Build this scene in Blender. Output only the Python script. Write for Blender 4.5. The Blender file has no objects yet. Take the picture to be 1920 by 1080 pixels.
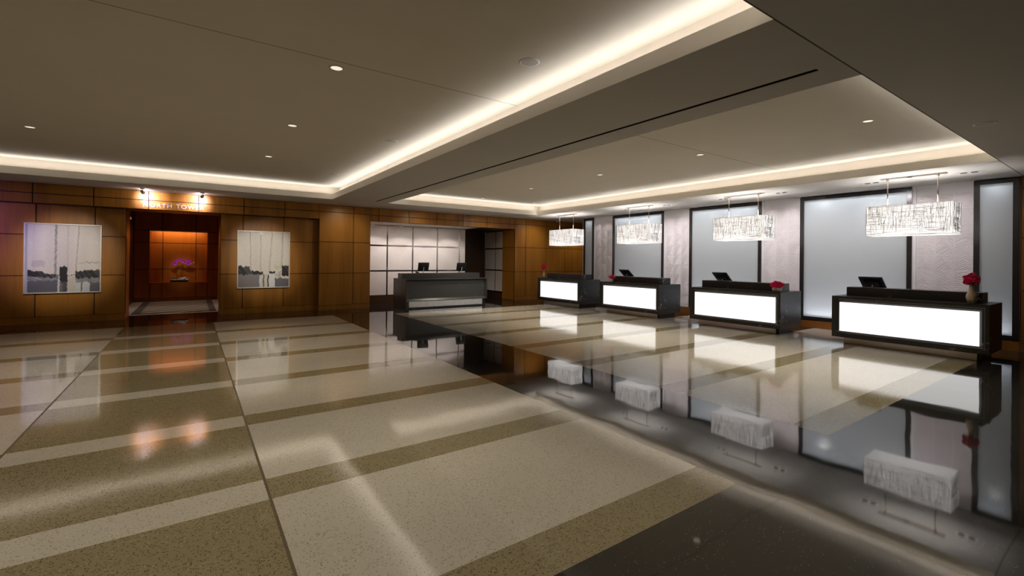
import bpy, math, random
from mathutils import Vector, Matrix
random.seed(7)
S = bpy.context.scene
COL = S.collection
PI = math.pi

# ------------------------------------------------------------------ mesh builder
class MB:
    """Collects boxes, quads, lathes, tubes and blobs; build() links them as ONE mesh object."""
    def __init__(self):
        self.v, self.f, self.m, self.sm = [], [], [], []
    def quad(self, pts, mi=0, smooth=False):
        b = len(self.v); self.v += [tuple(p) for p in pts]
        self.f.append(tuple(range(b, b + len(pts)))); self.m.append(mi); self.sm.append(smooth)
    def box(self, x0, x1, y0, y1, z0, z1, mi=0):
        if x0 > x1: x0, x1 = x1, x0
        if y0 > y1: y0, y1 = y1, y0
        if z0 > z1: z0, z1 = z1, z0
        b = len(self.v)
        self.v += [(x0,y0,z0),(x1,y0,z0),(x1,y1,z0),(x0,y1,z0),(x0,y0,z1),(x1,y0,z1),(x1,y1,z1),(x0,y1,z1)]
        for q in ((0,3,2,1),(4,5,6,7),(0,1,5,4),(1,2,6,5),(2,3,7,6),(3,0,4,7)):
            self.f.append(tuple(b+i for i in q)); self.m.append(mi); self.sm.append(False)
        return self
    def obox(self, c, ax, ay, az, mi=0):
        """box from centre and three half-axis vectors"""
        c, ax, ay, az = map(Vector, (c, ax, ay, az)); b = len(self.v)
        for sz in (-1, 1):
            for sx, sy in ((-1,-1),(1,-1),(1,1),(-1,1)):
                self.v.append(tuple(c + ax*sx + ay*sy + az*sz))
        for q in ((0,3,2,1),(4,5,6,7),(0,1,5,4),(1,2,6,5),(2,3,7,6),(3,0,4,7)):
            self.f.append(tuple(b+i for i in q)); self.m.append(mi); self.sm.append(False)
        return self
    def lathe(self, prof, c=(0,0,0), n=24, mi=0, ribs=0, rib=0.0, axis=None):
        """profile of (r, z) turned about z (or about axis), ends closed"""
        b = len(self.v); c = Vector(c)
        rot = Matrix.Identity(3)
        if axis is not None:
            rot = Vector((0,0,1)).rotation_difference(Vector(axis).normalized()).to_matrix()
        for r, z in prof:
            for i in range(n):
                a = 2*PI*i/n
                rr = r*(1 + (rib*math.cos(ribs*a) if ribs else 0))
                self.v.append(tuple(c + rot @ Vector((rr*math.cos(a), rr*math.sin(a), z))))
        for k in range(len(prof)-1):
            for i in range(n):
                j = (i+1) % n
                self.f.append((b+k*n+i, b+k*n+j, b+(k+1)*n+j, b+(k+1)*n+i)); self.m.append(mi); self.sm.append(True)
        self.f.append(tuple(b+i for i in reversed(range(n)))); self.m.append(mi); self.sm.append(False)
        e = b+(len(prof)-1)*n
        self.f.append(tuple(e+i for i in range(n))); self.m.append(mi); self.sm.append(False)
        return self
    def tube(self, pts, r, n=8, mi=0):
        pts = [Vector(p) for p in pts]; b = len(self.v)
        for k, p in enumerate(pts):
            t = (pts[min(k+1, len(pts)-1)] - pts[max(k-1, 0)]).normalized()
            u = t.orthogonal().normalized()
            if k and hasattr(self, '_u'):
                u = (self._u - t*self._u.dot(t)).normalized()
            self._u = u; w = t.cross(u)
            rr = r[k] if isinstance(r, (list, tuple)) else r
            for i in range(n):
                a = 2*PI*i/n
                self.v.append(tuple(p + (u*math.cos(a) + w*math.sin(a))*rr))
        for k in range(len(pts)-1):
            for i in range(n):
                j = (i+1) % n
                self.f.append((b+k*n+i, b+k*n+j, b+(k+1)*n+j, b+(k+1)*n+i)); self.m.append(mi); self.sm.append(True)
        self.f.append(tuple(b+i for i in reversed(range(n)))); self.m.append(mi); self.sm.append(False)
        e = b+(len(pts)-1)*n
        self.f.append(tuple(e+i for i in range(n))); self.m.append(mi); self.sm.append(False)
        del self._u
        return self
    def blob(self, c, r, mi=0, n=10, k=6, seed=0, jit=0.0):
        """squashed sphere with radii r=(rx,ry,rz)"""
        rnd = random.Random(seed); b = len(self.v); c = Vector(c)
        for j in range(1, k):
            th = PI*j/k
            for i in range(n):
                a = 2*PI*i/n; q = 1 + rnd.uniform(-jit, jit)
                self.v.append((c.x+r[0]*q*math.sin(th)*math.cos(a), c.y+r[1]*q*math.sin(th)*math.sin(a), c.z+r[2]*q*math.cos(th)))
        t = len(self.v); self.v.append((c.x, c.y, c.z+r[2])); self.v.append((c.x, c.y, c.z-r[2]))
        for j in range(k-2):
            for i in range(n):
                i2 = (i+1) % n
                self.f.append((b+j*n+i, b+(j+1)*n+i, b+(j+1)*n+i2, b+j*n+i2)); self.m.append(mi); self.sm.append(True)
        for i in range(n):
            i2 = (i+1) % n
            self.f.append((t, b+i, b+i2)); self.m.append(mi); self.sm.append(True)
            self.f.append((t+1, b+(k-2)*n+i2, b+(k-2)*n+i)); self.m.append(mi); self.sm.append(True)
        return self
    def petal(self, base, d, up, L, W, cup=0.25, mi=0, n=5):
        """a cupped leaf or petal strip with real curvature"""
        base, d, up = Vector(base), Vector(d).normalized(), Vector(up).normalized()
        s = d.cross(up).normalized(); b = len(self.v)
        for k in range(n+1):
            t = k/n
            w = W*math.sin(PI*min(1, .12+.88*t))**.7*(1 if t < 1 else .15)*.5
            p = base + d*(L*t) + up*(cup*L*math.sin(t*PI*.8)*.6)
            self.v += [tuple(p - s*w + up*w*.35), tuple(p), tuple(p + s*w + up*w*.35)]
        for k in range(n):
            o = b+3*k
            for q in ((o,o+1,o+4,o+3),(o+1,o+2,o+5,o+4)):
                self.f.append(q); self.m.append(mi); self.sm.append(True)
        return self
    def build(self, name, mats, parent=None, bevel=0.0, seg=2):
        me = bpy.data.meshes.new(name)
        me.from_pydata(self.v, [], self.f)
        if not isinstance(mats, (list, tuple)): mats = [mats]
        for m in mats: me.materials.append(m)
        me.polygons.foreach_set('material_index', self.m)
        me.polygons.foreach_set('use_smooth', self.sm)
        me.update()
        o = bpy.data.objects.new(name, me); COL.objects.link(o)
        if parent is not None: o.parent = parent
        if bevel:
            md = o.modifiers.new('Bevel', 'BEVEL'); md.width = bevel; md.segments = seg
            md.limit_method = 'ANGLE'; md.angle_limit = math.radians(40)
        return o

def tag(o, label, cat, group=None, kind=None):
    o['label'] = label; o['category'] = cat
    if group: o['group'] = group
    if kind: o['kind'] = kind
    return o
def thing(name, label, cat, loc=(0,0,0), rz=0.0, group=None):
    o = bpy.data.objects.new(name, None); COL.objects.link(o)
    o.empty_display_size = 0.1; o.location = loc; o.rotation_euler = (0, 0, rz)
    return tag(o, label, cat, group)
def struct(o, label=None):
    o['kind'] = 'structure'
    if label: o['label'] = label
    return o
def copy_tree(o, parent=None):
    c = o.copy(); COL.objects.link(c)
    if parent is not None: c.parent = parent
    for ch in list(o.children): copy_tree(ch, c)
    return c
def dup(src, loc, rz=None, label=None):
    c = copy_tree(src); c.location = loc
    if rz is not None: c.rotation_euler = (0, 0, rz)
    if label: c['label'] = label
    return c

# ------------------------------------------------------------------ materials
def newmat(name):
    m = bpy.data.materials.new(name); m.use_nodes = True
    nt = m.node_tree; nt.nodes.clear()
    out = nt.nodes.new('ShaderNodeOutputMaterial')
    b = nt.nodes.new('ShaderNodeBsdfPrincipled')
    nt.links.new(b.outputs[0], out.inputs[0])
    return m, nt, b, out
def N(nt, t, **kw):
    n = nt.nodes.new(t)
    for k, v in kw.items():
        if k in n.inputs: n.inputs[k].default_value = v
        else: setattr(n, k, v)
    return n
def ramp(nt, fac, stops):
    r = nt.nodes.new('ShaderNodeValToRGB'); e = r.color_ramp.elements
    while len(e) < len(stops): e.new(0.5)
    for i, (p, c) in enumerate(stops):
        e[i].position = p; e[i].color = (*c, 1) if len(c) == 3 else c
    nt.links.new(fac, r.inputs[0]); return r
def coords(nt, scale=(1,1,1)):
    tc = nt.nodes.new('ShaderNodeTexCoord'); mp = nt.nodes.new('ShaderNodeMapping')
    mp.inputs['Scale'].default_value = scale
    nt.links.new(tc.outputs['Object'], mp.inputs[0]); return mp.outputs[0]
def plain(name, col, rough=0.5, metal=0.0, spec=0.5, var=0.06, scale=6.0, bump=0.0):
    """painted or moulded surface with a slight procedural tone variation"""
    m, nt, b, out = newmat(name)
    n = N(nt, 'ShaderNodeTexNoise', Scale=scale, Detail=4.0); nt.links.new(coords(nt), n.inputs['Vector'])
    r = ramp(nt, n.outputs[0], [(0.3, tuple(c*(1-var) for c in col)), (0.7, tuple(min(1, c*(1+var)) for c in col))])
    nt.links.new(r.outputs[0], b.inputs['Base Color'])
    b.inputs['Roughness'].default_value = rough; b.inputs['Metallic'].default_value = metal
    b.inputs['Specular IOR Level'].default_value = spec
    if bump:
        bn = N(nt, 'ShaderNodeTexNoise', Scale=scale*30, Detail=2.0); nt.links.new(coords(nt), bn.inputs['Vector'])
        bb = N(nt, 'ShaderNodeBump', Strength=0.4, Distance=bump); nt.links.new(bn.outputs[0], bb.inputs['Height'])
        nt.links.new(bb.outputs[0], b.inputs['Normal'])
    return m
def glow(name, col, strength, base=(.8,.8,.8)):
    m, nt, b, out = newmat(name)
    b.inputs['Base Color'].default_value = (*base, 1)
    b.inputs['Emission Color'].default_value = (*col, 1); b.inputs['Emission Strength'].default_value = strength
    b.inputs['Roughness'].default_value = 0.35
    return m
def wood(name, dark, light, rough=0.38):
    m, nt, b, out = newmat(name)
    n = N(nt, 'ShaderNodeTexNoise', Scale=1.0, Detail=6.0, Distortion=0.4)
    nt.links.new(coords(nt, (22, 22, 1.1)), n.inputs['Vector'])
    n2 = N(nt, 'ShaderNodeTexNoise', Scale=1.0, Detail=3.0)
    nt.links.new(coords(nt, (3, 3, .25)), n2.inputs['Vector'])
    g = nt.nodes.new('ShaderNodeNewGeometry')
    a = N(nt, 'ShaderNodeMath', operation='MULTIPLY_ADD'); a.inputs[1].default_value = 0.5
    nt.links.new(n.outputs[0], a.inputs[0]); nt.links.new(n2.outputs[0], a.inputs[2])
    a2 = N(nt, 'ShaderNodeMath', operation='MULTIPLY_ADD'); a2.inputs[1].default_value = 0.22
    nt.links.new(g.outputs['Random Per Island'], a2.inputs[0]); nt.links.new(a.outputs[0], a2.inputs[2])
    r = ramp(nt, a2.outputs[0], [(0.45, dark), (1.15 if False else 1.0, light)])
    nt.links.new(r.outputs[0], b.inputs['Base Color'])
    b.inputs['Roughness'].default_value = rough; b.inputs['Specular IOR Level'].default_value = 0.4
    return m
def terrazzo(name, base, chip_d, chip_l, amount, rough=0.1, ior=1.6, s1=95.0, s2=60.0):
    m, nt, b, out = newmat(name)
    co = coords(nt)
    v = N(nt, 'ShaderNodeTexVoronoi', Scale=s1); nt.links.new(co, v.inputs['Vector'])
    v2 = N(nt, 'ShaderNodeTexVoronoi', Scale=s2); nt.links.new(co, v2.inputs['Vector'])
    sx = nt.nodes.new('ShaderNodeSeparateColor'); nt.links.new(v.outputs['Color'], sx.inputs[0])
    sx2 = nt.nodes.new('ShaderNodeSeparateColor'); nt.links.new(v2.outputs['Color'], sx2.inputs[0])
    def mask(sep, dist, pr, rad):
        c = N(nt, 'ShaderNodeMath', operation='LESS_THAN'); c.inputs[1].default_value = pr
        nt.links.new(sep.outputs[0], c.inputs[0])
        d = N(nt, 'ShaderNodeMath', operation='LESS_THAN'); d.inputs[1].default_value = rad
        nt.links.new(dist, d.inputs[0])
        x = N(nt, 'ShaderNodeMath', operation='MULTIPLY'); nt.links.new(c.outputs[0], x.inputs[0]); nt.links.new(d.outputs[0], x.inputs[1])
        return x.outputs[0]
    big = N(nt, 'ShaderNodeTexNoise', Scale=0.7, Detail=5.0); nt.links.new(co, big.inputs['Vector'])
    rb = ramp(nt, big.outputs[0], [(0.3, tuple(c*.93 for c in base)), (0.7, tuple(c*1.07 for c in base))])
    mx = nt.nodes.new('ShaderNodeMix'); mx.data_type = 'RGBA'
    nt.links.new(mask(sx, v.outputs['Distance'], amount, .42), mx.inputs[0])
    nt.links.new(rb.outputs[0], mx.inputs[6]); mx.inputs[7].default_value = (*chip_d, 1)
    mx2 = nt.nodes.new('ShaderNodeMix'); mx2.data_type = 'RGBA'
    nt.links.new(mask(sx2, v2.outputs['Distance'], amount*.5, .3), mx2.inputs[0])
    nt.links.new(mx.outputs[2], mx2.inputs[6]); mx2.inputs[7].default_value = (*chip_l, 1)
    nt.links.new(mx2.outputs[2], b.inputs['Base Color'])
    b.inputs['Roughness'].default_value = rough; b.inputs['IOR'].default_value = ior
    # the floor is ground by hand: very slight waves bend its reflections
    w = N(nt, 'ShaderNodeTexNoise', Scale=1.6, Detail=1.0); nt.links.new(co, w.inputs['Vector'])
    bp = N(nt, 'ShaderNodeBump', Strength=0.35, Distance=0.006); nt.links.new(w.outputs[0], bp.inputs['Height'])
    nt.links.new(bp.outputs[0], b.inputs['Normal'])
    return m
def marble(name, base, vein, rough=0.12):
    m, nt, b, out = newmat(name)
    co = coords(nt, (1.3, 1.3, 1.3))
    n = N(nt, 'ShaderNodeTexNoise', Scale=2.2, Detail=7.0, Distortion=1.6); nt.links.new(co, n.inputs['Vector'])
    r = ramp(nt, n.outputs[0], [(0.0, base), (0.488, base), (0.5, vein), (0.51, base)])
    n2 = N(nt, 'ShaderNodeTexNoise', Scale=1.5, Detail=2.0); nt.links.new(co, n2.inputs['Vector'])
    gt = ramp(nt, n2.outputs[0], [(0.55, (0,0,0)), (0.62, (1,1,1))])
    mx = nt.nodes.new('ShaderNodeMix'); mx.data_type = 'RGBA'
    nt.links.new(gt.outputs[0], mx.inputs[0]); mx.inputs[6].default_value = (*base, 1); nt.links.new(r.outputs[0], mx.inputs[7])
    nt.links.new(mx.outputs[2], b.inputs['Base Color'])
    b.inputs['Roughness'].default_value = rough; b.inputs['IOR'].default_value = 1.55
    return m
def frosted(name, col, trans=0.55, glow=0.0):
    m, nt, b, out = newmat(name)
    b.inputs['Base Color'].default_value = (*col, 1); b.inputs['Roughness'].default_value = 0.22
    n = N(nt, 'ShaderNodeTexNoise', Scale=3.0); nt.links.new(coords(nt), n.inputs['Vector'])
    r = ramp(nt, n.outputs[0], [(0.2, tuple(c*.985 for c in col)), (0.8, col)]); nt.links.new(r.outputs[0], b.inputs['Base Color'])
    b.inputs['Emission Color'].default_value = (1, .985, .97, 1); b.inputs['Emission Strength'].default_value = glow
    t = N(nt, 'ShaderNodeBsdfTranslucent'); t.inputs[0].default_value = (*col, 1)
    mx = nt.nodes.new('ShaderNodeMixShader'); mx.inputs[0].default_value = trans
    nt.links.new(b.outputs[0], mx.inputs[1]); nt.links.new(t.outputs[0], mx.inputs[2]); nt.links.new(mx.outputs[0], out.inputs[0])
    return m
def grasscloth(name, col):
    """fine woven wall fabric"""
    m, nt, b, out = newmat(name)
    n = N(nt, 'ShaderNodeTexNoise', Scale=1.0, Detail=3.0); nt.links.new(coords(nt, (8, 8, 90)), n.inputs['Vector'])
    r = ramp(nt, n.outputs[0], [(0.3, tuple(c*.9 for c in col)), (0.7, tuple(min(1, c*1.06) for c in col))])
    nt.links.new(r.outputs[0], b.inputs['Base Color']); b.inputs['Roughness'].default_value = 0.85
    return m
def painted(name):
    m, nt, b, out = newmat(name)
    a = N(nt, 'ShaderNodeVertexColor'); a.layer_name = 'Paint'
    n = N(nt, 'ShaderNodeTexNoise', Scale=40.0, Detail=3.0); nt.links.new(coords(nt, (1, 1, .3)), n.inputs['Vector'])
    mx = nt.nodes.new('ShaderNodeMix'); mx.data_type = 'RGBA'; mx.blend_type = 'MULTIPLY'; mx.inputs[0].default_value = 0.10
    nt.links.new(a.outputs[0], mx.inputs[6]); nt.links.new(n.outputs[0], mx.inputs[7]); nt.links.new(mx.outputs[2], b.inputs['Base Color'])
    b.inputs['Roughness'].default_value = 0.45
    return m
def carved(name, col):
    """moulded plaster tile: overlapping diagonal ridges"""
    m, nt, b, out = newmat(name)
    b.inputs['Base Color'].default_value = (*col, 1); b.inputs['Roughness'].default_value = 0.5
    n = N(nt, 'ShaderNodeTexNoise', Scale=6.0, Detail=1.0); nt.links.new(coords(nt), n.inputs['Vector'])
    r = ramp(nt, n.outputs[0], [(0.3, tuple(c*.96 for c in col)), (0.7, col)]); nt.links.new(r.outputs[0], b.inputs['Base Color'])
    return m

M = {}
M['wood'] = wood('brown_veneer', (.205, .078, .009), (.41, .17, .022))
M['wood_red'] = wood('red_veneer', (.33, .085, .007), (.52, .155, .013))
M['wood_dark'] = wood('dark_veneer', (.035, .016, .007), (.06, .028, .011))
M['wood_orange'] = wood('base_veneer', (.15, .052, .009), (.25, .095, .018))
M['wood_near'] = wood('shaded_side_veneer', (.085, .034, .006), (.16, .066, .012))  # brown veneer darkened, the near wall's shade put into its colour
M['groove'] = plain('groove_black', (.012, .007, .004), 0.8)
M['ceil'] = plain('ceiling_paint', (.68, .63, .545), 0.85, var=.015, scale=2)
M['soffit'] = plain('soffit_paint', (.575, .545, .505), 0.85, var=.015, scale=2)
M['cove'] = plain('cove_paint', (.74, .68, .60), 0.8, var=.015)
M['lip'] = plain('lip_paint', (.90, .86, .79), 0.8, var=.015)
M['seam'] = plain('seam_shadow_gap', (.10, .085, .065), 0.9)
M['white'] = plain('white_paint', (.78, .75, .76), 0.6, var=.02)
M['tile'] = carved('carved_plaster_tile', (.76, .70, .71))
M['beige'] = terrazzo('beige_terrazzo', (.46, .42, .36), (.27, .23, .17), (.55, .51, .44), .22, .075, 1.7)
M['olive'] = terrazzo('olive_terrazzo', (.235, .195, .115), (.085, .066, .034), (.32, .275, .18), .34, .075, 1.7)
M['black'] = terrazzo('black_granite', (.017, .016, .0145), (.006, .006, .006), (.11, .10, .09), .1, .04, 1.7, 150.0, 120.0)
M['strip'] = plain('brass_divider', (.16, .13, .08), 0.35, .6)
M['stone'] = plain('pale_stone', (.55, .47, .38), 0.3, var=.08, scale=9)
M['marble'] = marble('black_marble', (.018, .016, .016), (.55, .53, .52), .34)
M['marble_grey'] = marble('charcoal_stone', (.045, .045, .044), (.14, .14, .14), .3)
M['bandgrey'] = plain('satin_grey_band', (.12, .12, .122), 0.3)
M['steel'] = plain('brushed_steel', (.62, .58, .52), 0.28, 1.0)
M['steel_bright'] = plain('pale_brushed_steel', (.88, .86, .83), 0.4, 1.0)
M['nickel'] = plain('polished_nickel', (.70, .62, .52), 0.16, 1.0)
M['blackframe'] = plain('black_lacquer', (.022, .019, .019), 0.22)
M['lightpanel'] = glow('lit_white_acrylic', (1.0, 1.0, 1.0), 1.12)
M['glass'] = frosted('frosted_glass', (.66, .68, .69), .42)
M['boxwhite'] = plain('light_box_white', (.85, .86, .88), 0.8)
M['shade'] = frosted('woven_shade', (.90, .89, .88), .06, .70)
M['wire'] = plain('shade_wire', (.74, .72, .71), 0.5)
M['bulb'] = glow('warm_bulb', (1.0, .97, .94), 6.0)
M['lens'] = glow('downlight_lens', (1.0, .93, .74), 0.85, (.7,.66,.5))
M['hotlens'] = glow('spot_lens', (1.0, .97, .95), 14.0)
M['trimring'] = plain('trim_ring', (.50, .44, .33), 0.4)
M['speaker'] = plain('speaker_grille', (.52, .50, .48), 0.6, bump=.001)
M['whiteplastic'] = plain('white_plastic', (.8, .78, .74), 0.4)
M['plastic'] = plain('black_plastic', (.012, .012, .013), 0.35)
M['screen'] = plain('screen_glass', (.010, .012, .016), 0.12)
M['silver'] = plain('silver_plastic', (.55, .54, .54), 0.3, .7)
M['fabric'] = grasscloth('pale_fabric', (.72, .65, .615))
M['chrome'] = plain('mirror_strip', (.42, .36, .34), 0.1, 1.0)
M['frame_silver'] = plain('picture_frame_white_gold', (.74, .68, .60), 0.35, .3)
M['paint'] = painted('abstract_paint')
M['rug'] = None
M['rugdark'] = plain('rug_dark_border', (.085, .07, .062), 0.95, bump=.002)
M['brassletter'] = plain('satin_letter_metal', (.88, .82, .76), 0.4, .2)
M['vase'] = plain('champagne_ceramic', (.62, .50, .37), 0.25, .25)
M['pot'] = plain('cream_ceramic', (.80, .72, .66), 0.3)
M['crimson'] = plain('crimson_petal', (.78, .012, .13), 0.6, var=.25, scale=40)
M['pinkpetal'] = plain('pale_pink_petal', (.80, .42, .52), 0.6, var=.15, scale=40)
M['orchidpetal'] = plain('magenta_orchid_petal', (.85, .10, .80), 0.5, var=.2, scale=40)
M['leaf'] = plain('green_leaf', (.12, .17, .03), 0.4, var=.2, scale=20)
M['stem'] = plain('green_stem', (.12, .12, .03), 0.5)
M['pebble'] = plain('white_pebble', (.75, .70, .60), 0.6)
M['tray'] = plain('dark_tray', (.02, .014, .01), 0.3)

def make_rug():
    m, nt, b, out = newmat('striped_rug')
    w = N(nt, 'ShaderNodeTexWave', Scale=.62, Distortion=.8, Detail=1.0); w.bands_direction = 'X'
    mp = nt.nodes.new('ShaderNodeMapping'); mp.inputs['Rotation'].default_value = (0, 0, math.radians(62))
    tc = nt.nodes.new('ShaderNodeTexCoord'); nt.links.new(tc.outputs['Object'], mp.inputs[0]); nt.links.new(mp.outputs[0], w.inputs['Vector'])
    r = ramp(nt, w.outputs[1], [(0.3, (.10, .08, .06)), (0.55, (.40, .33, .25))])
    nt.links.new(r.outputs[0], b.inputs['Base Color']); b.inputs['Roughness'].default_value = 0.95
    return m
M['rug'] = make_rug()

# ------------------------------------------------------------------ lamps
def look(o, target):
    d = Vector(target) - o.location
    o.rotation_euler = d.to_track_quat('-Z', 'Y').to_euler()
def area(name, loc, target, sx, sy, power, col, spread=180):
    l = bpy.data.lights.new(name, 'AREA'); l.shape = 'RECTANGLE'; l.size = sx; l.size_y = sy
    l.energy = power; l.color = col; l.spread = math.radians(spread)
    o = bpy.data.objects.new(name, l); COL.objects.link(o); o.location = loc; look(o, target); return o
def strip(name, a, b, d, w, power_m, col, spread=180):
    """a linear LED from a to b shining along d"""
    a, b, d = Vector(a), Vector(b), Vector(d).normalized()
    l = bpy.data.lights.new(name, 'AREA'); l.shape = 'RECTANGLE'
    L = (b-a).length; l.size = L; l.size_y = w; l.energy = power_m*L; l.color = col; l.spread = math.radians(spread)
    o = bpy.data.objects.new(name, l); COL.objects.link(o)
    x = (b-a).normalized(); z = -d; z = (z - x*z.dot(x)).normalized(); y = z.cross(x)
    o.matrix_world = Matrix((( x.x,y.x,z.x,(a.x+b.x)/2),(x.y,y.y,z.y,(a.y+b.y)/2),(x.z,y.z,z.z,(a.z+b.z)/2),(0,0,0,1)))
    return o
def spot(name, loc, target, power, col, ang, blend=.5, r=.04):
    l = bpy.data.lights.new(name, 'SPOT'); l.energy = power; l.color = col; l.spot_size = math.radians(ang)
    l.spot_blend = blend; l.shadow_soft_size = r
    o = bpy.data.objects.new(name, l); COL.objects.link(o); o.location = loc; look(o, target); return o
def point(name, loc, power, col, r=.05):
    l = bpy.data.lights.new(name, 'POINT'); l.energy = power; l.color = col; l.shadow_soft_size = r
    o = bpy.data.objects.new(name, l); COL.objects.link(o); o.location = loc; return o

# ------------------------------------------------------------------ dimensions (metres)
ZS, ZC, ZLIP, CD = 3.25, 3.61, 3.40, 0.23          # soffit, tray ceiling, lip top, cove depth
TL = (-4.0, 3.22, 1.54, 13.45)                      # left ceiling tray x0 x1 y0 y1
TR = (4.78, 10.44, 1.54, 13.32)                     # right ceiling tray
YB, YR = 14.84, 15.05                               # back wall face, recessed back wall face
XW = 12.60                                          # right feature wall
XL, YN = -7.0, -5.0                                 # left wall, wall behind the camera
XE = 15.0                                           # end of the side passage
YF = 13.16                                          # far end of the feature wall

# ------------------------------------------------------------------ floor
def cells(xs, ys, fn, z, mb, up=True):
    xs = sorted(set(xs)); ys = sorted(set(ys))
    for i in range(len(xs)-1):
        for j in range(len(ys)-1):
            x0, x1, y0, y1 = xs[i], xs[i+1], ys[j], ys[j+1]
            if x1-x0 < 1e-5 or y1-y0 < 1e-5: continue
            k = fn((x0+x1)/2, (y0+y1)/2)
            if k is None: continue
            p = [(x0,y0,z),(x1,y0,z),(x1,y1,z),(x0,y1,z)]
            mb.quad(p if up else p[::-1], k)
JW = .009
DESKY = [12.30, 9.14, 5.957, 2.755]                 # lit desk centres along y
PL = (-4.03, 3.25, 1.78, 13.36); PR = (4.87, XW, 1.80, 12.92)
rows = [1.78 + 1.617*k for k in range(7)]
def floor_kind(x, y):
    if PL[0] < x < PL[1] and PL[2] < y < PL[3]:
        for j in (-1.22, .445):
            if abs(x-j) < JW: return 3
        st = any(r < y < r+.325 for r in rows)
        mid = -1.22 < x < .445
        return (0 if st else 1) if mid else (1 if st else 0)
    if PR[0] < x < PR[1] and PR[2] < y < PR[3]:
        if x > 10.74 and any(abs(y-c) < .97 for c in DESKY): return 2
        return 1 if any(r+.02 < y < r+.345 for r in rows) else 0
    if y > 15.9 and -1.75 < x < .95: return 4
    return 2
fx = [XL, XE, PL[0], PL[1], PR[0], PR[1], -1.22-JW, -1.22+JW, .445-JW, .445+JW, 10.74, -1.75, .95]
fy = [YN, 21.2, PL[2], PL[3], PR[2], PR[3], 15.9] + rows + [r+.325 for r in rows] + [r+.02 for r in rows] + [r+.345 for r in rows]
for c in DESKY: fy += [c-.97, c+.97]
mb = MB(); cells(fx, fy, floor_kind, 0.0, mb)
struct(mb.build('floor', [M['beige'], M['olive'], M['black'], M['strip'], M['stone']]), 'polished terrazzo floor with beige fields, olive stripes and black granite bands')

# ------------------------------------------------------------------ ceiling
SLX, SLY = (4.335, 4.39), (1.72, 13.13)             # air slot in the beam
def soffit_kind(x, y):
    if TL[0] < x < TL[1] and TL[2] < y < TL[3]: return None
    if TR[0] < x < TR[1] and TR[2] < y < TR[3]: return None
    if SLX[0] < x < SLX[1] and SLY[0] < y < SLY[1]: return None
    if abs(y-1.535) < .007 and x > TL[0]: return 1
    return 0
mb = MB()
cells([XL, XE, TL[0], TL[1], TR[0], TR[1], *SLX, TL[0]], [YN, YB+.02, TL[2], TL[3], TR[3], *SLY, 1.528, 1.542], soffit_kind, ZS, mb, up=False)
struct(mb.build('ceiling', [M['soffit'], M['seam']]), 'grey beige lower ceiling with two raised coved trays')
def tray(T, name, label):
    x0, x1, y0, y1 = T; d = CD; t = .02
    mb = MB()
    # lips (slot 3)
    for (a, b, c, e) in ((x0-t, x0, y0-t, y1+t), (x1, x1+t, y0-t, y1+t), (x0, x1, y0-t, y0), (x0, x1, y1, y1+t)):
        mb.box(a, b, c, e, ZS+.0005, ZLIP, 3)
    # trough floors, back walls
    X0, X1, Y0, Y1 = x0-d, x1+d, y0-d, y1+d; zt = 3.285
    cells([X0, x0-t, x1+t, X1], [Y0, y0-t, y1+t, Y1], lambda x, y: None if (x0-t < x < x1+t and y0-t < y < y1+t) else 0, zt, mb, True)
    for q in ([(X0,Y1,zt),(X1,Y1,zt),(X1,Y1,ZC),(X0,Y1,ZC)], [(X1,Y1,zt),(X1,Y0,zt),(X1,Y0,ZC),(X1,Y1,ZC)],
              [(X1,Y0,zt),(X0,Y0,zt),(X0,Y0,ZC),(X1,Y0,ZC)], [(X0,Y0,zt),(X0,Y1,zt),(X0,Y1,ZC),(X0,Y0,ZC)]):
        mb.quad(q, 0)
    cells([X0, X1], [Y0, Y1, 4.865, 4.875], lambda x, y: 2 if abs(y-4.87) < .005 else 1, ZC, mb, False)
    struct(mb.build(name, [M['cove'], M['ceil'], M['seam'], M['lip']]), label)
    col = (1.0, .97, .95)
    e = .085; ZL = 3.378
    for nm, a, b, dr in (('far', (x0, y1+e, ZL), (x1, y1+e, ZL), (0, -.45, 1)), ('near', (x0, y0-e, ZL), (x1, y0-e, ZL), (0, .45, 1)),
                         ('right', (x1+e, y0, ZL), (x1+e, y1, ZL), (-.45, 0, 1)), ('left', (x0-e, y0, ZL), (x0-e, y1, ZL), (.45, 0, 1))):
        strip(name+'_cove_led_'+nm, a, b, dr, .05, COVE, col)
COVE = 2.2
tray(TL, 'ceiling_tray_left', 'raised warm beige ceiling over the left field with a glowing cove')
tray(TR, 'ceiling_tray_right', 'raised warm beige ceiling in front of the check-in desks with a glowing cove')

# air slot diffuser in the beam
t = thing('linear_air_diffuser', 'long thin black air slot running along the beam between the two ceiling trays', 'air vent', (4.3625, 7.425, ZS))
mb = MB(); hx, hy = .0275, 5.705
mb.box(-hx-.004, -hx, -hy, hy, .001, .12); mb.box(hx, hx+.004, -hy, hy, .001, .12)
mb.box(-hx-.004, hx+.004, -hy-.004, -hy, .001, .12); mb.box(-hx-.004, hx+.004, hy, hy+.004, .001, .12); mb.box(-hx, hx, -hy, hy, .116, .12)
mb.build('slot_housing', M['plastic'], t)
mb = MB(); mb.box(-.004, .004, -hy+.001, hy-.001, .02, .06); mb.build('deflector_blade', M['blackframe'], t)

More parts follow.
